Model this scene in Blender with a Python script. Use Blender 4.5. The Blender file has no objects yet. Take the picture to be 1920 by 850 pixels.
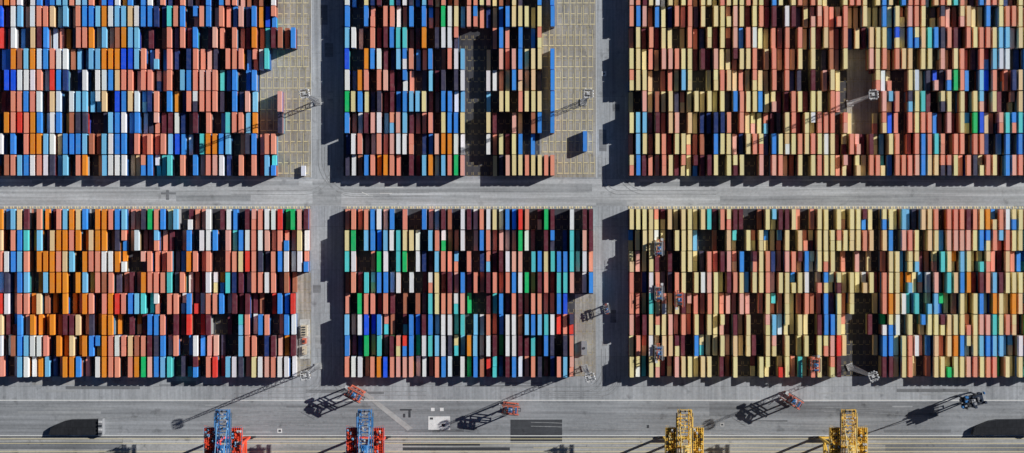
import bpy, bmesh, math, random
import numpy as np
from mathutils import Vector, Matrix
R = random.Random(52)
S = 0.32
H = 700.0
def wx(px, z=0.0): return (px-960)*S*(1-z/H)
def wy(py, z=0.0): return (425-py)*S*(1-z/H)
scene = bpy.context.scene
col = scene.collection
scene.view_settings.view_transform = 'Standard'
scene.view_settings.look = 'None'
scene.view_settings.exposure = 0

def lin(c):
    return tuple(((v/255)/12.92 if v/255 <= 0.04045 else ((v/255+0.055)/1.055)**2.4) for v in c)

# ------------------------------------------------------------ materials
def nodes_new(name):
    m = bpy.data.materials.new(name); m.use_nodes = True
    nt = m.node_tree; b = nt.nodes['Principled BSDF']
    return m, nt, b
def noise(nt, vec, scale, detail=6, rough=0.6):
    n = nt.nodes.new('ShaderNodeTexNoise'); n.inputs['Scale'].default_value = scale
    n.inputs['Detail'].default_value = detail; n.inputs['Roughness'].default_value = rough
    nt.links.new(vec, n.inputs['Vector']); return n.outputs['Fac']
def mapv(nt, vec, sc):
    n = nt.nodes.new('ShaderNodeMapping'); n.inputs['Scale'].default_value = sc
    nt.links.new(vec, n.inputs['Vector']); return n.outputs['Vector']
def mrange(nt, f, a, b, c, d):
    n = nt.nodes.new('ShaderNodeMapRange'); nt.links.new(f, n.inputs[0])
    for i, v in enumerate((a, b, c, d)): n.inputs[i+1].default_value = v
    return n.outputs[0]
def mix(nt, mode, fac, a, b):
    n = nt.nodes.new('ShaderNodeMix'); n.data_type = 'RGBA'; n.blend_type = mode
    for sock, v in ((n.inputs[0], fac), (n.inputs[6], a), (n.inputs[7], b)):
        if isinstance(v, bpy.types.NodeSocket): nt.links.new(v, sock)
        elif isinstance(v, (int, float)): sock.default_value = v
        else: sock.default_value = (*v[:3], 1)
    return n.outputs[2]
def ground_mat(name, c, amt=0.35, streak=(0.01, 0.5, 1), sk=0.3, slab=None, stain=0.5):
    m, nt, b = nodes_new(name)
    pos = nt.nodes.new('ShaderNodeNewGeometry').outputs['Position']
    big = mrange(nt, noise(nt, pos, 0.018, 8), 0.3, 0.7, 1-amt, 1+amt*0.6)
    fine = mrange(nt, noise(nt, pos, 0.55, 8, 0.75), 0.25, 0.75, 0.78, 1.18)
    st = mrange(nt, noise(nt, mapv(nt, pos, streak), 1.0, 5, 0.7), 0.35, 0.65, 1-sk, 1+sk*0.4)
    sp = mrange(nt, noise(nt, pos, 0.12, 4, 0.6), 0.60, 0.72, 1.0, 1-stain)
    o = mix(nt, 'MULTIPLY', 1.0, c, (1, 1, 1))
    for f in (big, fine, st, sp):
        cb = nt.nodes.new('ShaderNodeCombineColor')
        for i in range(3): nt.links.new(f, cb.inputs[i])
        o = mix(nt, 'MULTIPLY', 1.0, o, cb.outputs[0])
    if slab:
        br = nt.nodes.new('ShaderNodeTexBrick'); nt.links.new(pos, br.inputs['Vector'])
        br.inputs['Scale'].default_value = 1.0
        br.inputs['Brick Width'].default_value = slab[0]; br.inputs['Row Height'].default_value = slab[1]
        br.inputs['Mortar Size'].default_value = 0.13
        br.inputs['Color1'].default_value = (1, 1, 1, 1); br.inputs['Color2'].default_value = (.88, .88, .89, 1)
        br.inputs['Mortar'].default_value = (.68, .68, .68, 1)
        o = mix(nt, 'MULTIPLY', 1.0, o, br.outputs['Color'])
    nt.links.new(o, b.inputs['Base Color']); b.inputs['Roughness'].default_value = 0.95
    b.inputs['Specular IOR Level'].default_value = 0.1
    return m
def paint(name, c, rough=0.55, wear=0.3, metal=0.0):
    m, nt, b = nodes_new(name)
    pos = nt.nodes.new('ShaderNodeNewGeometry').outputs['Position']
    f = mrange(nt, noise(nt, pos, 1.3, 6, 0.7), 0.42, 0.75, 0.0, wear)
    o = mix(nt, 'MIX', f, c, tuple(0.5*v+0.04 for v in c))
    nt.links.new(o, b.inputs['Base Color']); b.inputs['Roughness'].default_value = rough
    b.inputs['Metallic'].default_value = metal
    return m
def container_mat(name, use_attr):
    m, nt, b = nodes_new(name)
    pos = nt.nodes.new('ShaderNodeNewGeometry').outputs['Position']
    if use_attr:
        a = nt.nodes.new('ShaderNodeAttribute'); a.attribute_name = 'col'; c = a.outputs['Color']
    else:
        c = nt.nodes.new('ShaderNodeObjectInfo').outputs['Color']
    f1 = mrange(nt, noise(nt, pos, 0.35, 6, 0.7), 0.45, 0.8, 0.0, 0.14)
    o = mix(nt, 'MIX', f1, c, (0.55, 0.5, 0.45))
    f2 = mrange(nt, noise(nt, mapv(nt, pos, (2.2, 0.7, 1)), 1.0, 5, 0.8), 0.56, 0.8, 0.0, 0.5)
    o = mix(nt, 'MULTIPLY', f2, o, (0.5, 0.38, 0.32))
    f3 = mrange(nt, noise(nt, pos, 1.1, 3, 0.9), 0.68, 0.73, 0.0, 0.35)
    o = mix(nt, 'MIX', f3, o, (0.85, 0.83, 0.78))
    nt.links.new(o, b.inputs['Base Color']); b.inputs['Roughness'].default_value = 0.55
    b.inputs['Specular IOR Level'].default_value = 0.35
    return m

M = {}
M['ground'] = ground_mat('concrete_ground', (.47, .49, .515), .25, (0.35, 0.012, 1), .25, (24, 12), .35)
M['road'] = ground_mat('pale_road', (.57, .585, .60), .22, (0.006, 0.35, 1), .35, None, .3)
M['aisle'] = ground_mat('aisle_paving', (.50, .525, .55), .22, (0.45, 0.012, 1), .28, (9, 26), .3)
M['roadmid'] = ground_mat('worn_road', (.44, .455, .47), .25, (0.008, 0.4, 1), .3, None, .3)
M['pad'] = ground_mat('yard_asphalt_painted_shade', (.09, .09, .10), .2, (0.5, 0.02, 1), .25, (12.0, 12.6), .3)  # paving inside the blocks, darkened to paint in the shade between stacks
M['openpad'] = ground_mat('slot_paving', (.49, .46, .41), .28, (0.5, 0.02, 1), .4, (12.1, 12.6), .5)
M['quay'] = ground_mat('quay_asphalt', (.37, .385, .405), .25, (0.008, 0.3, 1), .32, None, .35)
M['apron'] = ground_mat('quay_apron', (.52, .52, .505), .25, (0.01, 0.6, 1), .4, (30, 8), .4)
M['darkpatch'] = ground_mat('dark_asphalt', (.085, .09, .10), .3, (0.05, 0.5, 1), .2)
M['midpatch'] = ground_mat('mid_asphalt', (.26, .27, .285), .3, (0.01, 0.5, 1), .3)
M['tyre'] = ground_mat('tyre_marks', (.37, .38, .39), .3, (0.3, 0.3, 1), .3)
M['pale'] = ground_mat('pale_concrete', (.62, .62, .60), .12, (0.1, 0.1, 1), .12, None, .1)
M['strip'] = ground_mat('strip_concrete', (.48, .48, .475), .15, (0.1, 0.1, 1), .2)
M['plate'] = ground_mat('white_plate', (.9, .9, .89), .06, (0.1, 0.1, 1), .08, None, .05)
M['roof'] = ground_mat('bitumen_roof', (.035, .037, .043), .2, (0.3, 0.3, 1), .2, (2.5, 5))
M['white'] = paint('white_line_paint', (.85, .85, .82), .8, .4)
M['cream'] = paint('cream_line_paint', (.88, .76, .44), .8, .4)
M['faded'] = paint('faded_slot_paint', (.42, .34, .17), .8, .6)
M['cont'] = container_mat('container_paint', False)
M['contstuff'] = container_mat('container_paint_mass', True)
M['red'] = paint('red_steel', (.9, .09, .035))
M['orange'] = paint('orange_red_steel', (.72, .17, .10))
M['blue'] = paint('blue_steel', (.04, .22, .55))
M['navy'] = paint('navy_steel', (.02, .035, .07))
M['lblue'] = paint('light_blue_steel', (.25, .52, .8))
M['yellow'] = paint('yellow_steel', (.93, .58, .08))
M['lyellow'] = paint('pale_yellow_steel', (.93, .74, .32))
M['dark'] = paint('dark_steel', (.04, .045, .055))
M['grey'] = paint('galvanised_steel', (.36, .37, .39), .5, .3, .2)
M['lgrey'] = paint('light_grey_panel', (.66, .66, .66))
M['rubber'] = paint('rubber', (.02, .02, .02), .9)
M['glass'] = paint('tinted_glass', (.03, .06, .09), .1, 0)
M['beige'] = paint('beige_panel', (.7, .6, .45))

# ------------------------------------------------------------ mesh builder
class MB:
    def __init__(s): s.v = []; s.f = []; s.mi = []; s.mats = []
    def _m(s, mat):
        if mat not in s.mats: s.mats.append(mat)
        return s.mats.index(mat)
    def box(s, x0, x1, y0, y1, z0, z1, mat, bottom=True):
        n = len(s.v)
        s.v += [(x0, y0, z0), (x1, y0, z0), (x1, y1, z0), (x0, y1, z0), (x0, y0, z1), (x1, y0, z1), (x1, y1, z1), (x0, y1, z1)]
        fs = [(4, 5, 6, 7), (0, 1, 5, 4), (1, 2, 6, 5), (2, 3, 7, 6), (3, 0, 4, 7)]
        if bottom: fs.append((3, 2, 1, 0))
        for f in fs: s.f.append(tuple(n+i for i in f)); s.mi.append(s._m(mat))
        return s
    def beam(s, p, q, w, mat, h=None):
        p = Vector(p); q = Vector(q); h = h or w; d = (q-p).normalized()
        up = Vector((0, 0, 1)) if abs(d.z) < 0.95 else Vector((0, 1, 0))
        a = d.cross(up).normalized()*w/2; b = a.normalized().cross(d).normalized()*h/2
        n = len(s.v)
        for e in (p, q):
            for sa, sb in ((-1, -1), (1, -1), (1, 1), (-1, 1)): s.v.append(tuple(e+a*sa+b*sb))
        for f in [(0, 1, 2, 3), (7, 6, 5, 4), (0, 4, 5, 1), (1, 5, 6, 2), (2, 6, 7, 3), (3, 7, 4, 0)]:
            s.f.append(tuple(n+i for i in f)); s.mi.append(s._m(mat))
        return s
    def cyl(s, p, q, r, mat, seg=12, r2=None):
        p = Vector(p); q = Vector(q); d = (q-p).normalized(); r2 = r if r2 is None else r2
        up = Vector((0, 0, 1)) if abs(d.z) < 0.95 else Vector((0, 1, 0))
        a = d.cross(up).normalized(); b = a.cross(d).normalized(); n = len(s.v)
        for e, rr in ((p, r), (q, r2)):
            for i in range(seg):
                t = 2*math.pi*i/seg; s.v.append(tuple(e+(a*math.cos(t)+b*math.sin(t))*rr))
        for i in range(seg):
            j = (i+1) % seg; s.f.append((n+i, n+j, n+seg+j, n+seg+i)); s.mi.append(s._m(mat))
        s.f.append(tuple(n+i for i in reversed(range(seg)))); s.mi.append(s._m(mat))
        s.f.append(tuple(n+seg+i for i in range(seg))); s.mi.append(s._m(mat))
        return s
    def poly(s, pts, mat):
        n = len(s.v); s.v += pts; s.f.append(tuple(range(n, n+len(pts)))); s.mi.append(s._m(mat)); return s
    def mesh(s, name):
        me = bpy.data.meshes.new(name); me.from_pydata(s.v, [], s.f)
        for m in s.mats: me.materials.append(M[m])
        me.polygons.foreach_set('material_index', s.mi); me.update()
        bm = bmesh.new(); bm.from_mesh(me); bmesh.ops.recalc_face_normals(bm, faces=bm.faces); bm.to_mesh(me); bm.free()
        me.shade_flat()
        return me
    def obj(s, name, parent=None, loc=None, rz=0.0):
        o = bpy.data.objects.new(name, s.mesh(name)); col.objects.link(o)
        if parent: o.parent = parent
        if loc: o.location = loc
        o.rotation_euler[2] = rz
        return o
def empty(name, loc, rz, label, cat, group=None):
    o = bpy.data.objects.new(name, None); col.objects.link(o); o.location = loc; o.rotation_euler[2] = rz
    o.empty_display_size = 1
    o['label'] = label; o['category'] = cat
    if group: o['group'] = group
    return o
def copy_tree(src, name_loc, rz, label):
    t = src.copy(); col.objects.link(t); t.location = name_loc; t.rotation_euler[2] = rz; t['label'] = label
    def rec(a, b):
        for c in a.children:
            k = c.copy(); col.objects.link(k); k.parent = b; rec(c, k)
    rec(src, t)
    return t

# ------------------------------------------------------------ ground setting
def sheet(name, rects, z, mat, polys=(), dz=0.0):
    mb = MB()
    for i, (x0, x1, y0, y1) in enumerate(rects):
        zz = z+dz*i; mb.poly([(x0, y0, zz), (x1, y0, zz), (x1, y1, zz), (x0, y1, zz)], mat)
    for p in polys: mb.poly([(a, b, z) for a, b in p], mat)
    o = mb.obj(name); o['kind'] = 'structure'; return o
def pr(x0, x1, y0, y1): return (wx(x0), wx(x1), wy(y1), wy(y0))
QY = -176.0
sheet('ground', [(-4000, 4000, QY, 4000)], 0, 'ground')
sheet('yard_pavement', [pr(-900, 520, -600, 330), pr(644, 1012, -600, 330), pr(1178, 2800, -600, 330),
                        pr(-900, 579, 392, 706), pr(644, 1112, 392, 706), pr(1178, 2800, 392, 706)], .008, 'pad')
sheet('road', [pr(-900, 2800, 336, 386)], .008, 'road')
sheet('aisle_road', [pr(584, 641, -600, 335), pr(1118, 1175, -600, 335), pr(584, 641, 387, 706), pr(1118, 1175, 387, 706)], .008, 'aisle')
sheet('quay_road', [pr(-900, 2800, 753, 816)], .008, 'quay')
sheet('quay_pavement', [pr(-900, 2800, 819, 960)], .008, 'apron')
sheet('open_slot_pavement', [pr(488, 583, 52, 333), pr(521, 583, -600, 52), pr(1013, 1117, -600, 333), pr(1588, 1650, 92, 252), pr(554, 583, 512, 706), pr(1078, 1117, 552, 706)], .016, 'openpad', (), .002)
sheet('asphalt_patch_road', [pr(957, 1054, 787, 830), pr(755, 900, 832, 836), pr(755, 956, 839, 845)], .016, 'darkpatch')
sheet('worn_asphalt_road', [pr(1330, 1760, 754, 781), pr(-60, 230, 829, 843), pr(1660, 2000, 834, 846), pr(302, 330, 361, 365), pr(311, 317, 357, 375)], .016, 'midpatch', (), .001)
sheet('crossing_road', [pr(586, 640, 340, 386), pr(1118, 1175, 378, 386), pr(1350, 1920, 368, 386), pr(640, 1110, 345, 361), pr(-10, 300, 350, 356), pr(1200, 1340, 341, 350), pr(330, 470, 366, 378),
                        pr(700, 900, 366, 372), pr(1500, 1700, 340, 352), pr(60, 180, 338, 345), pr(420, 560, 340, 349)], .016, 'roadmid')
qr = random.Random(4)
wp = []
for i in range(16):
    x = qr.uniform(0, 1850); y = qr.uniform(712, 742); wp.append(pr(x, x+qr.uniform(20, 150), y, y+qr.uniform(2, 7)))
for i in range(14):
    x = qr.uniform(0, 1850); y = qr.uniform(756, 808); wp.append(pr(x, x+qr.uniform(30, 160), y, y+qr.uniform(1.5, 6)))
for i in range(12):
    cx0 = qr.choice((586, 1120)); x = cx0+qr.uniform(0, 30); y = qr.choice((qr.uniform(0, 300), qr.uniform(395, 680))); wp.append(pr(x, x+qr.uniform(6, 20), y, y+qr.uniform(10, 45)))
sheet('pavement_repairs', wp[::2], .024, 'roadmid', (), .001); sheet('pavement_patches', wp[1::2], .0245, 'midpatch', (), .001)
mb = MB()
def track(pts, z, w=.32):
    for o_ in (-1.15, 1.15):
        L_ = []; R_ = []
        for i, p in enumerate(pts):
            a = pts[max(i-1, 0)]; b_ = pts[min(i+1, len(pts)-1)]; dx_, dy_ = b_[0]-a[0], b_[1]-a[1]; l = math.hypot(dx_, dy_) or 1; nx, ny = -dy_/l, dx_/l
            L_.append((p[0]+nx*(o_-w/2), p[1]+ny*(o_-w/2), z)); R_.append((p[0]+nx*(o_+w/2), p[1]+ny*(o_+w/2), z))
        for i in range(len(pts)-1): mb.poly([L_[i], R_[i], R_[i+1], L_[i+1]], 'tyre')
for i in range(26):
    if i < 12:
        ax = qr.choice((600, 612, 625, 1132, 1145, 1160)); ay = qr.choice((361, 365, 730, 738, 742)); r = qr.uniform(8, 20); sx = qr.choice((-1, 1)); sy = 1 if ay > 400 else qr.choice((-1, 1))
        cx, cy = wx(ax)+sx*r, wy(ay)+sy*r
        pts = [(cx+sx*qr.uniform(15, 50), cy-sy*r)]+[(cx-sx*r*math.sin(t), cy-sy*r*math.cos(t)) for t in [k*math.pi/20 for k in range(11)]]+[(cx-sx*r, cy+sy*12)]
    else:
        x = wx(qr.uniform(0, 1900)); y = wy(qr.uniform(764, 806)); s_ = qr.uniform(-.06, .06); pts = [(x+k*4, y+s_*k*4+.4*math.sin(k*.3)) for k in range(int(qr.uniform(6, 20)))]
    track(pts, .05+.001*i)
o = mb.obj('tyre_marks_road'); o['kind'] = 'structure'
sheet('concrete_strip_pavement', [pr(1130, 1139, 640, 648), pr(60, 270, 715, 722), pr(1350, 1358, 793, 800), pr(230, 380, 822, 845), pr(1100, 1230, 834, 838)], .090, 'strip',
      [[(wx(650), wy(716)), (wx(662), wy(716)), (wx(774), wy(803)), (wx(764), wy(808))]])
sheet('concrete_pavement', [pr(803, 844, 781, 806), pr(808, 815, 765, 771), pr(825, 832, 765, 771), pr(520, 529, 804, 812), pr(1128, 1137, 134, 143)], .090, 'plate')
dk = []
for a in [(1090, 1100, 270, 276), (750, 772, 767, 770), (756, 760, 776, 783), (766, 770, 767, 783), (522, 527, 806, 810), (806, 812, 783, 787), (1131, 1134, 137, 140),
          (828, 834, 795, 800), (1213, 1217, 797, 803), (1352, 1356, 795, 798)]:
    dk.append(pr(*a))
sheet('asphalt_repair_road', dk, .094, 'darkpatch', (), .001)
wl = [pr(-900, 2800, 750, 751.6), pr(-900, 2800, 816.5, 818), pr(712, 735, 362, 363.3), pr(722, 756, 351, 352.2),
      pr(250, 1200, 828, 829), pr(640, 1100, 386.3, 387.3), pr(1180, 1900, 386.3, 387.3), pr(0, 570, 386.3, 387.3)]
wl += [pr(583, 584.2, -20, 333), pr(1117, 1118, -20, 333)]
sheet('road_markings', wl, .108, 'white', [[(wx(678), wy(361)), (wx(679), wy(360)), (wx(692), wy(366)), (wx(691), wy(367))]])
cl = [pr(-900, 2800, 822.5, 823.5), pr(-900, 2800, 831, 832), pr(-900, 2800, 846, 847), pr(1000, 2800, 839.5, 840.3)]
mb = MB(); mb.box(-4000, 4000, QY-1.2, QY, -6, .3, 'pale'); o = mb.obj('quay_wall'); o['kind'] = 'structure'
m, nt, b = nodes_new('harbour_water'); b.inputs['Base Color'].default_value = (.012, .035, .04, 1); b.inputs['Roughness'].default_value = .12
pos = nt.nodes.new('ShaderNodeNewGeometry').outputs['Position']
bp = nt.nodes.new('ShaderNodeBump'); bp.inputs['Strength'].default_value = .5
nt.links.new(noise(nt, pos, .4, 6), bp.inputs['Height']); nt.links.new(bp.outputs[0], b.inputs['Normal']); M['water'] = m
sheet('water', [(-4000, 4000, -4000, QY-1.2)], -4, 'water')
mb = MB()
for yy in (-126.0, -160.0):
    mb.box(-1200, 1200, yy-.09, yy+.09, .04, .14, 'dark'); mb.box(-1200, 1200, yy-.5, yy-.25, .04, .1, 'dark'); mb.box(-1200, 1200, yy+.25, yy+.5, .04, .1, 'dark')
o = mb.obj('crane_rail_road'); o['kind'] = 'structure'

# ------------------------------------------------------------ containers
def cont_builder(L, full):
    mb = MB(); W = 1.18; e = L/2
    mb.box(-W+.05, W-.05, -e+.05, e-.05, .05 if full else .0, 2.54, 'cont', full)
    for sx in (-1, 1):
        a, b_ = sorted((sx*W, sx*(W-.11))); mb.box(a, b_, -e+.17, e-.17, 2.46, 2.585, 'cont', False)
    for sy in (-1, 1):
        a, b_ = sorted((sy*e, sy*(e-.15))); mb.box(-W+.17, W-.17, a, b_, 2.44, 2.585, 'cont', False)
    n = int(L/(.45 if full else .9)); st = (L-.5)/n
    for i in range(n):
        y = -e+.25+st*(i+.5); mb.box(-W+.14, W-.14, y-st*.25, y+st*.25, 2.5, 2.56, 'cont', False)
    for sx in (-1, 1):
        for sy in (-1, 1):
            a, b_ = sorted((sx*(W+.004), sx*(W-.17))); c, d = sorted((sy*(e+.004), sy*(e-.178)))
            mb.box(a, b_, c, d, 2.47, 2.6, 'cont', full)
            if full:
                mb.box(a, b_, c, d, 0, .12, 'cont')
                mb.box(min(sx*W, sx*(W-.12)), max(sx*W, sx*(W-.12)), min(sy*e, sy*(e-.12)), max(sy*e, sy*(e-.12)), .12, 2.47, 'cont')
    if full:
        for i in range(int(L/.6)):
            y = -e+.45+i*.6
            if y > e-.4: break
            for sx in (-1, 1):
                a, b_ = sorted((sx*(W-.052), sx*(W-.015))); mb.box(a, b_, y-.14, y+.14, .16, 2.45, 'cont')
        for x in (-.85, -.35, .35, .85):
            mb.cyl((x, -e+.03, .15), (x, -e+.03, 2.43), .03, 'grey', 6)
        mb.box(-.02, .02, -e+.02, -e+.048, .15, 2.43, 'dark')
    return mb
L40, L20 = 12.12, 6.03
full40 = cont_builder(L40, True).mesh('shipping_container'); full20 = cont_builder(L20, True).mesh('short_shipping_container')
def lite(L):
    mb = cont_builder(L, False); return np.array(mb.v, dtype=np.float32), np.array(mb.f, dtype=np.int32)
T40, T20 = lite(L40), lite(L20)

C = dict(salmon=(222, 136, 114), pink=(220, 158, 144), cream=(246, 218, 156), blue=(50, 122, 198), sky=(112, 178, 226), teal=(74, 176, 178), green=(20, 164, 92),
         white=(252, 252, 252), grey=(186, 194, 202), maroon=(88, 36, 48), orange=(252, 140, 40), red=(224, 58, 48), royal=(24, 76, 200), brown=(150, 92, 70), slate=(54, 52, 72), tan=(232, 188, 144), navy=(26, 46, 96))
WORD = dict(salmon='faded salmon-red', pink='dusty pink', cream='cream-yellow', blue='blue', sky='light blue', teal='teal', green='green', white='white', grey='grey', maroon='dark maroon',
            orange='orange', red='bright red', royal='deep royal blue', brown='rusty brown', slate='dark slate', tan='tan', navy='navy blue')
P = dict(
 UL0=dict(salmon=17, orange=7, blue=19, sky=18, grey=10, white=15, brown=6, maroon=3, tan=8, royal=5, red=3, slate=3),
 UL1=dict(salmon=34, blue=18, sky=9, white=13, teal=7, maroon=6, orange=5, royal=2, pink=8, slate=3, navy=2),
 UC0=dict(salmon=25, blue=22, maroon=6, white=17, teal=5, orange=5, pink=8, royal=3, slate=3, cream=6, green=2, navy=2, sky=8),
 UC1=dict(cream=44, salmon=22, blue=9, pink=9, maroon=3, tan=7, royal=2),
 UR0=dict(cream=52, salmon=22, blue=4, pink=8, maroon=4, tan=6, white=2, navy=1, sky=2),
 UR1=dict(salmon=24, blue=14, cream=20, pink=9, sky=8, tan=9, slate=4, royal=3, maroon=4, green=1, grey=3, teal=1),
 LL0=dict(orange=11, salmon=24, blue=17, sky=16, grey=4, white=10, brown=4, tan=7, maroon=3, slate=2, red=3, teal=2),
 LL1=dict(salmon=27, blue=17, sky=8, white=16, maroon=9, pink=7, teal=4, green=2, cream=3, slate=4, orange=3, red=3, navy=2),
 LC=dict(salmon=26, blue=12, teal=7, white=17, maroon=8, green=7, pink=7, sky=8, cream=4, slate=3, red=2, orange=1, royal=1),
 LR0=dict(cream=50, salmon=19, pink=9, maroon=6, blue=3, teal=2, sky=3, white=3, tan=7, red=1),
 LR1=dict(cream=34, salmon=16, blue=11, sky=8, teal=5, tan=9, pink=6, white=4, maroon=3, green=2, orange=4))
def pick(z):
    d = P[z]; return R.choices(list(d), list(d.values()))[0]
def rgb(n, lower=False):
    c = [v/.62 for v in lin(C[n])]; mx = max(c)
    if mx > .93:
        nm = [v*.93/mx for v in c]; c = [.65*a+.35*min(.93, b_) for a, b_ in zip(nm, c)]
    k = R.uniform(.88, 1.05)*(.4 if lower else 1)  # lower tiers darkened: shade of the gaps put into their colour
    return [max(.01, min(.94, v*k*R.uniform(.96, 1.04))) for v in c]

rowsU = [(310-39.9*k, k) for k in range(10)]
rowsL = [(411.5+39.55*k, k) for k in range(8)]
colsA = [573.5-12.2*i for i in range(51)]
colsB = [650.5+12.05*i for i in range(39)]
colsC = [1184.5+12.15*i for i in range(65)]
def hole(u, k, x):
    """True when the photographed slot is empty"""
    if u:
        if x < 600:
            lim = {0: 517, 1: 517, 2: 482, 3: 482, 4: 482, 5: 506, 6: 555, 7: 518}.get(k, 518)
            if k in (2, 3) and 518 < x < 530: return False
            return x > lim
        if x < 1150:
            if k < 7 and 872 < x < 904: return R.random() < .97
            if 1026 < x < 1040: return not (k in (0, 2, 3, 4, 5, 7, 8))
            return x > {0: 1042, 1: 1008, 2: 1012, 3: 1012, 4: 1012, 5: 1014, 6: 1016}.get(k, 1020)
        h = {5: (1590, 1632), 4: (1588, 1646), 3: (1577, 1650), 2: (1600, 1632)}.get(k)
        return bool(h and h[0] < x < h[1])
    if x < 600: return x > (582 if k < 3 else 556)
    if x < 1150: return x > (1116 if k < 4 else 1078)
    h = {4: (1606, 1630), 5: (1592, 1632), 6: (1594, 1628), 7: (1580, 1655)}.get(k)
    return bool(h and h[0] < x < h[1])
ZT = 8.0
DARKS = ('maroon', 'slate', 'navy', 'brown', 'maroon')
items = []; empties = []
def tier(): return R.choice((2.76, 2.8, 2.86))
for u, rows in ((True, rowsU), (False, rowsL)):
    for cols, B in ((colsA, 'A'), (colsB, 'B'), (colsC, 'C')):
        prevn = {}
        for x in cols:
            bias = R.uniform(-.22, .22)
            sidex = x < 268 or x > 1655
            for py, k in rows:
                if hole(u, k, x): empties.append((x, py)); continue
                zone = {('A', True): 'UL0' if x < 268 else 'UL1', ('A', False): 'LL0' if x < 268 else 'LL1',
                        ('B', True): 'UC0' if x < 880 else 'UC1', ('B', False): 'LC',
                        ('C', True): 'UR0' if x < 1650 else 'UR1', ('C', False): 'LR0' if x < 1650 else 'LR1'}[(B, u)]
                p3 = (.66 if sidex else .52) + bias
                r = R.random()
                h = 3 if r < p3 else (2 if r < p3+(1-p3)*.42 else (1 if r < p3+(1-p3)*.74 else 0))
                if x in (cols[0], cols[-1]): h = R.choice((3, 3, 3, 2, 1) if k % 2 else (3, 3, 2))
                special = None
                if u and 1026 < x < 1040: h = 3; special = 'blue' if k else 'salmon'
                if u and 518 < x < 530 and k in (2, 3): h = 3; special = 'pink' if k == 3 else 'slate'
                if h == 0: empties.append((x, py)); continue
                short = R.random() < (.2 if B == 'C' else .05) and not special
                base = pick(zone)
                if k in prevn and R.random() < .12: base = prevn[k]
                if B == 'A' and not u and 60 < x < 205 and R.random() < (.68 if 0 < k < 6 else .3): base = R.choice(('orange', 'orange', 'orange', 'salmon', 'tan', 'orange'))
                if B == 'A' and u and x < 85 and k in (1, 2) and R.random() < .65: base = R.choice(('orange', 'orange', 'red', 'blue'))
                if B == 'C' and u and x > 1800 and k in (1, 2, 4) and R.random() < .28: base = R.choice(('royal', 'blue', 'navy'))
                if h < 3 and R.random() < .3: base = R.choice(DARKS)  # dark colours favoured on low stacks, painting shade onto their tops
                prevn[k] = base
                cx = wx(x, ZT); cy = wy(py, ZT)
                if short:
                    for sy in (-3.08, 3.08):
                        hh = max(1, min(3, h+R.choice((0, 0, 0, -1))))
                        z = 0
                        for l in range(hh):
                            n = pick(zone); t = tier(); top = l == hh-1
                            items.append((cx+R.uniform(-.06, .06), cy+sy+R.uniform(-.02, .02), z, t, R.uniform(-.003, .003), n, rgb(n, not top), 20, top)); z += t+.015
                else:
                    z = 0; jx = R.uniform(-.1, .1); jy = R.uniform(-.12, .12)
                    for l in range(h):
                        top = l == h-1
                        n = (special or base) if top else pick(zone); t = tier()
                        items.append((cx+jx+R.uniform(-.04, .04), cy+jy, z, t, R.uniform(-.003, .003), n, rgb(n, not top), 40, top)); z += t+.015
for px, py, n, h, L in ((1097, 265, 'blue', 2, 40), (567, 320, 'grey', 1, 20), (1637, 118, 'maroon', 2, 40)):
    z = 0
    for l in range(h): items.append((wx(px, 5), wy(py, 5), z, 2.59, 0, n, rgb(n), L, l == h-1)); z += 2.605
tops = [i for i, it in enumerate(items) if it[8]]
tops.sort(key=lambda i: (items[i][0]/1.0)**2+(items[i][1]+8)**2*1.6)
solo = set(tops[:298])
for i in sorted(solo):
    x, y, z, t, a, n, c, L, top = items[i]
    o = bpy.data.objects.new('shipping_container', full40 if L == 40 else full20); col.objects.link(o)
    o.location = (x, y, z); o.scale = (1, 1, t/2.6); o.rotation_euler[2] = a; o.color = (*c, 1)
    o['label'] = f"{WORD[n]} steel {'shipping container' if L == 40 else 'half-length shipping container'} " + ("on top of a stack" if z > 1 else "standing on the yard paving")
    o['category'] = 'shipping container'; o['group'] = 'shipping containers stacked in the yard'
V = []; F = []; CO = []; off = 0
for i, (x, y, z, t, a, n, c, L, top) in enumerate(items):
    if i in solo: continue
    tv, tf = T40 if L == 40 else T20
    ca, sa = math.cos(a), math.sin(a)
    v = np.empty_like(tv); v[:, 0] = tv[:, 0]*ca-tv[:, 1]*sa+x; v[:, 1] = tv[:, 0]*sa+tv[:, 1]*ca+y; v[:, 2] = tv[:, 2]*t/2.6+z
    V.append(v); F.append(tf+off); off += len(tv)
    CO.append(np.tile(np.array([*c, 1], dtype=np.float32), (len(tv), 1)))
V = np.concatenate(V); F = np.concatenate(F); CO = np.concatenate(CO)
me = bpy.data.meshes.new('shipping_container_stacks')
me.vertices.add(len(V)); me.vertices.foreach_set('co', V.ravel())
me.loops.add(F.size); me.loops.foreach_set('vertex_index', F.ravel())
me.polygons.add(len(F)); me.polygons.foreach_set('loop_start', np.arange(0, F.size, 4, dtype=np.int32))
me.update(calc_edges=True)
me.shade_flat()
at = me.color_attributes.new('col', 'FLOAT_COLOR', 'POINT'); at.data.foreach_set('color', CO.ravel())
me.materials.append(M['contstuff'])
so = bpy.data.objects.new('shipping_container_stacks', me); col.objects.link(so)
so['kind'] = 'stuff'; so['label'] = 'mass of colourful shipping containers stacked in rows'; so['category'] = 'shipping containers'
print('containers', len(items), 'faces', len(F))

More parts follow.
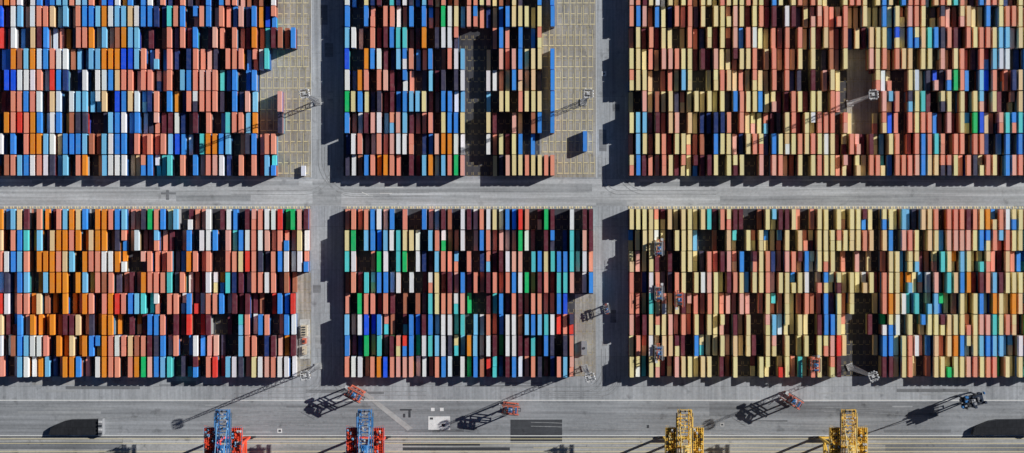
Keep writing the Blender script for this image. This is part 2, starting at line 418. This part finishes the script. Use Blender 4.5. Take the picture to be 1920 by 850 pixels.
fd = []
for (px, py) in empties:
    x = wx(px, ZT); y = wy(py, ZT)
    for sx in (-1.45, 1.45):
        for yy in (-4.6, 1.6): fd.append((x+sx-.12, x+sx+.12, y+yy-.9, y+yy+.9))
    for yy in (-6.1, 0): fd.append((x-1.2, x+1.2, y+yy-.12, y+yy+.12))
sl = []
for k in range(9):
    for (x0, x1) in ((491 if k in (2, 3, 4) else 523, 583), (1020 if 0 < k < 7 else 1048, 1114)):
        px = x0+2
        while px < x1:
            x = wx(px); y = wy(325-39.9*k)
            sl.append((x-1.7, x+1.7, y-.22, y+.22)); sl.append((x-1.1, x+1.1, y+6.05, y+6.45))
            sl.append((x-1.5, x-1.2, y+.5, y+11.6))
            if R.random() < .7: sl.append((x+1.2, x+1.45, y+.5, y+R.uniform(4, 11)))
            px += 12.1
for cols in (colsA, colsB, colsC):
    for px in cols:
        if px < -10 or px > 1940: continue
        x = wx(px, ZT); y = wy(389)
        sl.append((x-1.2, x-.3, y-.8, y+.5)); sl.append((x+.3, x+1.1, y-.6, y+.5))
mb = MB()
for i, (x0, x1, y0, y1) in enumerate(sl+cl):
    z = .112+.0006*(i % 17); mb.poly([(x0, y0, z), (x1, y0, z), (x1, y1, z), (x0, y1, z)], 'cream')
o = mb.obj('parking_slot_markings'); o['kind'] = 'structure'
mb = MB()
for i, (x0, x1, y0, y1) in enumerate(fd):
    z = .040+.0006*(i % 17); mb.poly([(x0, y0, z), (x1, y0, z), (x1, y1, z), (x0, y1, z)], 'faded')
o = mb.obj('faded_slot_markings'); o['kind'] = 'structure'

# ------------------------------------------------------------ straddle carriers
def straddle(main, top, trim, label, dense=False, sprd=None):
    e = empty('straddle_carrier', (0, 0, 0), 0, label, 'straddle carrier', 'straddle carriers working in the yard')
    sprd = sprd or trim
    Lh, Wh, Z = 4.7, 2.3, 14.2
    for s in (-1, 1):
        mb = MB(); x = s*Wh
        mb.box(x-.35, x+.35, -Lh, Lh, 1.2, 2.0, main)
        for y in (-Lh+.6, Lh-.6):
            mb.box(x-.3, x+.3, y-.35, y+.35, 2.0, Z-.8, main)
        mb.beam((x, -Lh+.9, 2.0), (x, -Lh+2.2, 4.6), .25, main); mb.beam((x, Lh-.9, 2.0), (x, Lh-2.2, 4.6), .25, main)
        mb.box(x-.25, x+.25, -Lh+.95, Lh-.95, 9.2, 9.6, main)
        mb.obj('side_frame', e)
        for y in (-3.7, -1.3, 1.3, 3.7):
            w = MB(); w.cyl((x-.22, y, .78), (x+.22, y, .78), .78, 'rubber', 16); w.cyl((x-.25, y, .78), (x+.25, y, .78), .35, 'lgrey', 10)
            w.obj('wheel', e)
    mb = MB()
    for s in (-1, 1):
        mb.box(s*Wh-.32, s*Wh+.32, -Lh-.6, Lh+.6, Z-.8, Z, main)
        mb.box(s*(Wh+.75)-.2, s*(Wh+.75)+.2, -Lh, Lh, Z-.3, Z-.2, 'dark')
        for i in range(7):
            y = -Lh+i*Lh/3; mb.box(s*(Wh+.95)-.03, s*(Wh+.95)+.03, y-.03, y+.03, Z-.2, Z+.9, trim)
        mb.box(s*(Wh+.95)-.04, s*(Wh+.95)+.04, -Lh, Lh, Z+.9, Z+.98, trim)
    for y in (-Lh+.6, -1.6, 1.6, Lh-.6):
        mb.box(-Wh+.32, Wh-.32, y-.22, y+.22, Z-.7, Z-.05, main)
    mb.beam((-Wh+.5, -Lh+1, Z-.4), (Wh-.5, -1.9, Z-.4), .2, main); mb.beam((-Wh+.5, 1.9, Z-.4), (Wh-.5, Lh-1, Z-.4), .2, main)
    mb.obj('top_frame', e)
    mb = MB(); mb.box(-1.4, 1.2, -1.1, 1.2, Z+.02, Z+1.5, top); mb.box(-1.2, -.4, -.8, .8, Z+1.5, Z+1.62, 'dark'); mb.box(.2, 1.0, -.9, -.1, Z+1.5, Z+1.7, 'lgrey')
    mb.cyl((.7, .6, Z+1.5), (.7, .6, Z+2.1), .14, 'dark', 8); mb.obj('engine_housing', e)
    mb = MB(); mb.box(-1.6, 1.6, -3.8, -2.8, Z+.02, Z+.9, top)
    for i in range(5): mb.box(-1.5+i*.62, -1.2+i*.62, -3.6, -3.0, Z+.9, Z+.98, 'dark')
    mb.obj('winch_housing', e)
    mb = MB(); mb.box(-1.9, -.3, 2.2, 3.9, Z+.02, Z+.8, 'dark'); mb.box(.2, 1.5, 2.0, 3.4, Z+.02, Z+1.1, 'navy'); mb.obj('electrical_cabinet', e)
    if dense:
        q = random.Random(5); mb = MB(); mb.box(-3.4, 3.4, -6.6, 6.6, Z-1.3, Z-1.0, 'navy')
        for k in range(34):
            xx = q.uniform(-4.6, 3.4); yy = q.uniform(-8.4, 7.2); mb.box(xx, xx+q.uniform(.4, 1.4), yy, yy+q.uniform(.4, 1.8), Z-1.6, Z+q.uniform(.1, 2.0), q.choice(('navy', 'navy', 'dark', 'grey', 'blue')))
        mb.obj('machinery_deck', e)
        mb = MB()
        mb.beam((0, 5.5, Z), (1.0, 7.0, Z+13), .5, 'navy'); mb.beam((-1.2, 4.0, Z), (1.0, 7.0, Z+13), .25, 'dark'); mb.box(.4, 1.6, 6.3, 7.7, Z+13, Z+13.8, 'dark')
        mb.obj('raised_boom', e)
    mb = MB(); mb.box(1.2, 2.7, Lh+.62, Lh+2.2, Z-2.4, Z-.2, 'lgrey'); mb.box(1.1, 2.8, Lh+.62, Lh+2.3, Z-.2, Z-.05, trim); mb.obj('cabin', e)
    mb = MB(); mb.box(1.3, 2.6, Lh+2.2, Lh+2.24, Z-2.2, Z-.6, 'glass'); mb.box(2.7, 2.74, Lh+.9, Lh+2.0, Z-2.0, Z-.6, 'glass'); mb.obj('cabin_window', e)
    mb = MB(); mb.box(-1.15, 1.15, -.9, .9, 9.8, 10.3, sprd)
    for s in (-1, 1):
        mb.box(s*.75-.2, s*.75+.2, -5.9, 5.9, 9.4, 9.8, sprd); mb.box(-1.2, 1.2, s*6.0-.15, s*6.0+.15, 9.4, 9.8, sprd)
        for t in (-1, 1): mb.cyl((s*.9, t*.8, 10.3), (s*.9, t*1.5, Z-.75), .05, 'dark', 6)
    mb.obj('spreader', e)
    mb = MB(); x = -Wh-.5
    for y in (-1.0, -.5): mb.box(x-.04, x+.04, y-.04, y+.04, 1.2, Z-.3, 'grey')
    for i in range(30): mb.box(x-.02, x+.02, -.96, -.54, 1.5+i*.41, 1.55+i*.41, 'grey')
    mb.obj('ladder', e)
    return e
ZC = 14.0
def at_top(px, py, z): return (wx(px, z), wy(py, z), .1)
a = straddle('orange', 'blue', 'lgrey', 'orange-red straddle carrier with blue engine housing on quay road', False, 'dark')
a.location = at_top(664, 741, ZC); a.rotation_euler[2] = math.radians(62)
copy_tree(a, at_top(957, 769, ZC), math.radians(84), 'orange-red straddle carrier crossing the asphalt quay road')
copy_tree(a, at_top(1489, 753, ZC), math.radians(58), 'orange-red straddle carrier turning beside the container blocks')
t = copy_tree(a, at_top(1530, 685, ZC), 0.0, 'orange-red straddle carrier standing over a container row'); t.scale = (.85, .85, 1)
b2 = straddle('grey', 'blue', 'lgrey', 'grey straddle carrier with blue housings straddling stacked containers', False, 'orange')
b2.location = at_top(1236, 466, ZC); b2.scale = (.85, .85, 1)
copy_tree(b2, at_top(1236, 550, ZC), 0, 'grey straddle carrier with blue housings above container rows')
copy_tree(b2, at_top(1236, 662, ZC), math.pi, 'grey straddle carrier near the quay end of the rows')
copy_tree(t, at_top(1274, 562, ZC), math.pi, 'orange-red straddle carrier lifting between two container rows')
c2 = straddle('navy', 'grey', 'dark', 'dark blue straddle carrier with crowded deck on quay road', True)
c2.location = at_top(1824, 752, ZC); c2.rotation_euler[2] = math.radians(104)
d2 = copy_tree(b2, at_top(1138, 580, 7), 0.2, 'low grey straddle carrier parked in the aisle between blocks'); d2.scale = (.55, .5, .5)

# ------------------------------------------------------------ floodlight masts
def mast():
    e = empty('floodlight_mast', (0, 0, 0), 0, 'tall lattice floodlight mast with crown of lamps beside stacks', 'floodlight mast', 'floodlight masts between the container blocks')
    Z = 45.0; mb = MB(); b0, b1 = 1.3, .5
    n = 16
    def w(i): return b0+(b1-b0)*i/n
    for i in range(n):
        z0, z1 = .6+(Z-.6)*i/n, .6+(Z-.6)*(i+1)/n; a_, c_ = w(i), w(i+1)
        cs = [(-1, -1), (1, -1), (1, 1), (-1, 1)]
        for k in range(4):
            s, t = cs[k], cs[(k+1) % 4]
            mb.beam((s[0]*a_, s[1]*a_, z0), (s[0]*c_, s[1]*c_, z1), .2, 'grey')
            mb.beam((s[0]*a_, s[1]*a_, z0), (t[0]*c_, t[1]*c_, z1), .13, 'grey'); mb.beam((s[0]*c_, s[1]*c_, z1), (t[0]*c_, t[1]*c_, z1), .13, 'grey')
    mb.obj('lattice_tower', e)
    mb = MB(); mb.box(-2, 2, -2, 2, 0, .6, 'strip'); mb.obj('foundation', e)
    mb = MB(); r = 2.2
    for z in (Z, Z+1.1):
        for k in range(4):
            c = [(-r, -r), (r, -r), (r, r), (-r, r)]; mb.beam((*c[k], z), (*c[(k+1) % 4], z), .14, 'lgrey')
    for i in range(6):
        y = -r+.36+i*.73; mb.box(-r, r, y-.2, y+.2, Z-.12, Z-.02, 'dark' if i % 2 else 'lgrey')
    for sx in (-r, 0, r):
        for sy in (-r, 0, r):
            if sx or sy: mb.beam((sx, sy, Z), (sx, sy, Z+1.1), .09, 'grey')
    mb.cyl((0, 0, Z-.3), (0, 0, Z+3), .14, 'grey', 8, .04); mb.box(-.9, .6, -.6, .8, Z, Z+1.0, 'lgrey')
    mb.obj('crown_platform', e)
    for i in range(12):
        side, j = divmod(i, 3); t = side*math.pi/2; yy = (j-1)*1.5
        mb = MB(); mb.box(-.25, .25, -.42, .42, -.25, .25, 'lgrey' if i % 2 else 'grey'); mb.box(.251, .27, -.36, .36, -.2, .2, 'glass'); mb.box(-.06, .06, -.06, .06, -.6, -.25, 'dark')
        o = mb.obj('floodlight', e, (2.6*math.cos(t)-yy*math.sin(t), 2.6*math.sin(t)+yy*math.cos(t), Z+.5)); o.rotation_euler = (0, math.radians(35), t)
    return e
m0 = mast(); ZM = 45
m0.location = (wx(571, ZM), wy(176, ZM), 0); m0.rotation_euler[2] = .2
for i, (px, py) in enumerate(((1103, 176), (1637, 178), (572, 705), (1106, 708), (1637, 706))):
    copy_tree(m0, (wx(px, ZM), wy(py, ZM), 0), .1*i, m0['label'])

# ------------------------------------------------------------ quay cranes
def quay_crane(px, legc, boomc, housec, railc, label, shift, seed):
    q = random.Random(seed)
    Zb = 35.0
    e = empty('quay_crane', (wx(px, Zb), -126, 0), 0, label, 'quay crane', 'ship-to-shore cranes along the quay')
    X = 7.6; YS = -34.0; YR = 22.0; YP = 11.5
    for sx in (-1, 1):
        for yy in (0, YS):
            mb = MB(); mb.box(sx*X-.5, sx*X+.5, yy-.6, yy+.6, 2.4, Zb-2, legc)
            mb.box(sx*X-.5, sx*X+.5, yy-.45, yy+.45, 1.6, 2.4, 'dark'); mb.obj('leg', e)
            mb = MB(); mb.box(sx*X-3.4, sx*X+3.4, yy-.5, yy+.5, .9, 1.6, 'dark')
            for k in range(4):
                for d in (-.45, .45): mb.cyl((sx*X-2.9+k*1.93+d, yy-.25, .54), (sx*X-2.9+k*1.93+d, yy+.25, .54), .4, 'dark', 10)
            mb.obj('bogie', e)
        mb = MB(); mb.box(sx*X-.6, sx*X+.6, YS+.7, -.7, 12, 14, legc); mb.box(sx*X-.5, sx*X+.5, YS-2, YP-.5, Zb-2, Zb-.4, legc)
        mb.beam((sx*X, -1, 14), (sx*X, YS/2, Zb-2.2), .8, legc); mb.beam((sx*X, YS+1, 14), (sx*X, YS/2, Zb-2.2), .8, legc)
        mb.obj('side_portal_beam', e)
        mb = MB(); a_, b_ = sorted((sx*4.9, sx*10.8))
        mb.box(a_, b_, -16, YP, Zb-.3, Zb-.1, 'dark')
        for k in range(28): y = -15.6+k*.98; mb.box(a_, b_, y-.14, y+.14, Zb-.1, Zb+.25, legc)
        for xx in (4.95, 6.2, 7.4, 8.6, 9.8, 10.7): mb.box(sx*xx-.2, sx*xx+.2, -16, YP, Zb-.1, Zb+.45, legc)
        y = -15.0
        while y < YP-1.5:
            ly = q.uniform(.6, 1.7)
            for xx in (5.6, 7.0, 8.4, 9.8):
                if q.random() < .55:
                    w = q.uniform(.25, .6); z = q.uniform(.6, 2.2)
                    mb.box(sx*xx-w, sx*xx+w, y, y+ly, Zb, Zb+z, q.choice((legc, legc, legc, legc, railc, 'lgrey', 'dark')))
                    mb.box(sx*xx-w*.4, sx*xx+w*.3, y+.2, y+ly*.5, Zb+z, Zb+z+.3, 'dark')
            y += ly+q.uniform(.1, .5)
        for k in range(12):
            y = -16+k*2.5; mb.beam((sx*10.8, y, Zb+.4), (sx*10.8, y, Zb+1.6), .1, railc)
            mb.beam((sx*5.1, y, Zb+.4), (sx*10.7, y+(1.2 if k % 2 else -1.0), Zb+1.0), .14, legc)
        mb.beam((sx*10.8, -16, Zb+1.6), (sx*10.8, YP, Zb+1.6), .12, railc); mb.beam((sx*5, YP, Zb+1.2), (sx*10.7, YP, Zb+1.2), .12, railc)
        mb.obj('service_platform', e)
    for yy in (0, YS):
        mb = MB(); mb.box(-X+.6, X-.6, yy-.6, yy+.6, Zb-2.2, Zb-.35, legc)
        if yy == 0: mb.beam((-X+.6, 0, 24), (0, 0, Zb-1.9), .6, legc); mb.beam((X-.6, 0, 24), (0, 0, Zb-1.9), .6, legc)
        mb.obj('cross_beam', e)
        mb = MB(); mb.box(-X+.5, X-.5, yy-.5, yy+.5, 3.0, 4.4, legc); mb.obj('sill_beam', e)
    mb = MB()
    for sx in (-1, 1):
        for xx, w in ((2.3, .32), (3.7, .32)):
            mb.box(sx*xx-w/2, sx*xx+w/2, -70, YR, Zb+2.2, Zb+2.7, boomc); mb.box(sx*xx-w/2, sx*xx+w/2, -70, YR, Zb, Zb+.5, boomc)
        for k in range(46):
            y = -70+k*2.0
            mb.beam((sx*2.3, y, Zb+2.4), (sx*3.7, y+(2 if k % 2 else -2)*.5, Zb+2.4), .22, boomc if k % 3 else railc)
            mb.beam((sx*3.7, y, Zb+.4), (sx*3.7, y+1.0, Zb+2.3), .18, boomc); mb.beam((sx*3.7, y+1.0, Zb+2.3), (sx*3.7, y+2.0-.1, Zb+.4), .18, boomc)
            if k % 2: mb.box(sx*3.0-.35, sx*3.0+.35, y-.25, y+.25, Zb+1.2, Zb+1.9, 'dark')
        mb.box(sx*4.6-.3, sx*4.6+.3, -70, YR-2, Zb+.9, Zb+1.0, 'dark')
        mb.beam((sx*4.85, -70, Zb+2), (sx*4.85, YR-2, Zb+2), .12, railc)
        for k in range(36): y = -70+k*2.48; mb.beam((sx*4.85, y, Zb+1), (sx*4.85, y, Zb+2), .08, railc)
    for k in range(45):
        y = -69+k*2.0; mb.beam((-2.3, y, Zb+1.6), (2.3, y, Zb+1.6), .22, boomc)
        if k % 2: mb.beam((-2.2, y, Zb+1.5), (2.2, y+2, Zb+1.5), .13, railc)
        else: mb.beam((2.2, y, Zb+1.5), (-2.2, y+2, Zb+1.5), .13, railc)
    mb.obj('boom_girder', e)
    mb = MB(); y0, y1 = -8.0, 2.0; x0, x1 = shift-1.6, shift+1.6
    mb.box(x0, x1, y0, y1, Zb+2.8, Zb+6.0, housec)
    for k in range(6): mb.box(x0-.15, x1+.15, y0+k*1.8, y0+k*1.8+.3, Zb+6.0, Zb+6.25, boomc)
    for k in range(16):
        xx = q.uniform(x0+.2, x1-.8); yy = q.uniform(y0+.3, y1-1.4); mb.box(xx, xx+q.uniform(.3, .7), yy, yy+q.uniform(.4, 1.1), Zb+6.0, Zb+6.3+.05*k, q.choice(('dark', 'lgrey', railc, boomc)))
    for xx in (x0, x1): mb.beam((xx, y0, Zb+7), (xx, y1, Zb+7), .1, railc)
    mb.obj('machinery_house', e)
    mb = MB()
    for sx in (-1, 1):
        mb.beam((sx*3.7, YS, Zb+2.7), (sx*1.4, YS+5, Zb+22), .8, boomc); mb.beam((sx*3.7, -12, Zb+2.7), (sx*1.4, YS+5, Zb+22), .6, boomc)
        mb.beam((sx*1.4, YS+5, Zb+22), (sx*3.0, 14.5, Zb+2.6), .3, railc)
        mb.beam((sx*1.4, YS+5, Zb+22), (sx*3.0, -66, Zb+2.6), .3, railc)
    for t in (.25, .5, .75, 1.0): mb.beam((-3.7+2.3*t, YS+5*t, Zb+2.7+19.3*t), (3.7-2.3*t, YS+5*t, Zb+2.7+19.3*t), .4, boomc)
    mb.obj('pylon_frame', e)
    mb = MB()
    for k in range(7): y = 9+k*2; mb.box(-3.9, 3.9, y-.15, y+.15, Zb+2.75, Zb+3.0, boomc)
    for k in range(30):
        xx = q.uniform(-3.6, 2.9); yy = q.uniform(3, YR-2); z = q.uniform(.4, 1.8)
        mb.box(xx, xx+q.uniform(.25, .8), yy, yy+q.uniform(.3, 1.1), Zb+3.0, Zb+3.0+z, q.choice((housec, boomc, railc, 'dark', 'lgrey', boomc)))
    for x in (-2.6, 0, 2.6): mb.cyl((x-.3, YR-.6, Zb+3.6), (x+.3, YR-.6, Zb+3.6), .8, 'dark', 12)
    for sx in (-1, 1):
        mb.beam((sx*3.8, 8, Zb+4.2), (sx*3.8, YR, Zb+4.2), .12, railc); mb.beam((sx*3.2, YR-.4, Zb+2.7), (sx*2.4, YR+.4, Zb+6), .28, boomc)
        mb.beam((sx*4.3, 12, Zb+3), (sx*4.3, YR-4, Zb+3), .5, boomc)
    mb.beam((-2.9, YR+.4, Zb+6), (2.9, YR+.4, Zb+6), .35, boomc)
    mb.obj('winch_deck', e)
    mb = MB(); mb.box(-2.2, 2.2, -44, -38, Zb-1.6, Zb-.1, legc); mb.box(-1, 1.4, -43.6, -41.6, Zb-4.4, Zb-1.6, 'lgrey'); mb.obj('trolley', e)
    return e
quay_crane(419, 'red', 'blue', 'blue', 'lblue', 'red quay crane with blue boom and cluttered platforms', 0, 1)
quay_crane(685, 'red', 'blue', 'blue', 'lblue', 'red quay crane with blue boom standing on crane rails', 0, 2)
quay_crane(1283, 'yellow', 'yellow', 'lyellow', 'lyellow', 'yellow quay crane with lattice boom standing on crane rails', .6, 3)
quay_crane(1590, 'yellow', 'yellow', 'lyellow', 'lyellow', 'yellow quay crane with pale yellow machinery house on rails', .6, 4)

# ------------------------------------------------------------ small buildings and plant
def low_shed(px0, px1, label):
    x0, x1 = wx(px0), wx(px1); cx = (x0+x1)/2; hw = (x1-x0)/2; y0, y1 = wy(814)-wy(799), wy(785)-wy(799)
    e = empty('low_shed', (cx, wy(799), 0), 0, label, 'shed')
    out = [(-hw, y0), (hw, y0), (hw, y1), (-hw*.1, y1-.3), (-hw*.4, y1-1.2), (-hw*.7, y1-3.2), (-hw*.92, y1-5.4)]
    mb = MB(); h = 3.0
    mb.poly([(x, y, h) for x, y in out], 'roof')
    for i in range(len(out)):
        a_, b_ = out[i], out[(i+1) % len(out)]
        mb.poly([(*a_, 0), (*b_, 0), (*b_, h), (*a_, h)], 'dark')
    mb.obj('shed_roof', e)
    mb = MB(); mb.box(hw+.02, hw+2.6, y0-.3, y1+.3, 0, 3.6, 'grey')
    for k in range(4): mb.box(hw+.3, hw+2.3, y0+.4+k*2.3, y0+1.5+k*2.3, 3.6, 4.1, 'lgrey' if k % 2 else 'dark')
    mb.obj('end_annex', e)
    mb = MB(); mb.box(-hw*.2, hw*.2, y0-.06, y0, 0, 2.6, 'lgrey'); mb.obj('shed_door', e)
low_shed(95, 188, 'low dark-roofed shed with grey annex on quay road')
low_shed(1820, 1926, 'long dark-roofed low shed beside the quay road')
e = empty('transformer_station', (wx(572), wy(636), 0), 0, 'beige transformer station with fenced plant beside container block', 'transformer station')
mb = MB(); mb.box(-3, 3, -11.8, 11.8, 0, .25, 'pale'); mb.obj('base_slab', e)
mb = MB(); mb.box(-1.8, 1.6, 2, 8.5, .25, 3.2, 'beige'); mb.box(-2, 1.8, 1.8, 8.7, 3.2, 3.4, 'beige')
for k in range(4): mb.box(-1.2, .8, 2.6+k*1.5, 3.3+k*1.5, 3.4, 3.8, 'dark')
mb.obj('switch_housing', e)
mb = MB(); mb.box(-1.3, 1.2, -9, -4.2, .25, 2.6, 'beige')
for k in range(8): mb.box(-1.8, 1.7, -8.7+k*.58, -8.55+k*.58, .6, 2.3, 'grey')
mb.cyl((0, -8, 2.6), (0, -8, 3.6), .3, 'grey'); mb.cyl((0, -6, 2.6), (0, -6, 3.6), .3, 'grey'); mb.obj('transformer', e)
mb = MB(); mb.box(-1.4, 1, -2.6, .6, .25, 1.8, 'orange'); mb.box(-1.0, .2, -2.0, -.4, 1.8, 2.1, 'dark'); mb.obj('control_cabinet', e)
mb = MB()
for sx in (-2.9, 2.9):
    for k in range(12): mb.box(sx-.06, sx+.06, -11.6+k*2.1, -11.5+k*2.1, .25, 2.2, 'grey')
    for z in (1.1, 2.1): mb.box(sx-.03, sx+.03, -11.6, 11.6, z, z+.06, 'lgrey')
for y in (-11.6, 11.56):
    for z in (1.1, 2.1): mb.box(-2.87, 2.87, y, y+.04, z, z+.06, 'lgrey')
mb.obj('fence_railing', e)
def hut(px, py, w, l, label):
    e = empty('site_hut', (wx(px), wy(py), 0), 0, label, 'hut')
    mb = MB(); mb.box(-w/2, w/2, -l/2, l/2, 0, 2.7, 'lgrey'); mb.obj('hut_wall', e)
    mb = MB(); mb.box(-w/2-.2, w/2+.2, -l/2-.2, l/2+.2, 2.7, 2.9, 'grey'); mb.box(-.5, .5, -.6, .6, 2.9, 3.4, 'dark'); mb.obj('hut_roof', e)
    mb = MB(); mb.box(-w/2-.03, -w/2, -.5, .5, 0, 2.1, 'dark'); mb.obj('hut_door', e)
hut(1095, 652, 3.0, 8, 'small grey site hut with flat roof on paving')

# ------------------------------------------------------------ light + camera
el = math.radians(26.5); dx, dy = -.925, -.38
d = Vector((dx*math.cos(el), dy*math.cos(el), -math.sin(el)))
sl_ = bpy.data.lights.new('sun', 'SUN'); sl_.energy = 5.0; sl_.angle = math.radians(.5); sl_.color = (1, .985, .95)
so = bpy.data.objects.new('sun', sl_); col.objects.link(so); so.rotation_euler = d.to_track_quat('-Z', 'Y').to_euler()
w = bpy.data.worlds.new('World'); scene.world = w; w.use_nodes = True
nt = w.node_tree; sk = nt.nodes.new('ShaderNodeTexSky'); sk.sky_type = 'NISHITA'; sk.sun_disc = False
sk.sun_elevation = el; sk.sun_rotation = math.atan2(-dx, -dy); sk.air_density = .38; sk.dust_density = .1; sk.ozone_density = 1.5
nt.links.new(sk.outputs[0], nt.nodes['Background'].inputs[0]); nt.nodes['Background'].inputs[1].default_value = .05
cam = bpy.data.cameras.new('camera'); co = bpy.data.objects.new('camera', cam); col.objects.link(co)
co.location = (0, 0, H); cam.sensor_width = 36; cam.sensor_fit = 'HORIZONTAL'
cam.lens = 36*H/(1920*S); cam.clip_start = 1; cam.clip_end = 12000
scene.camera = co
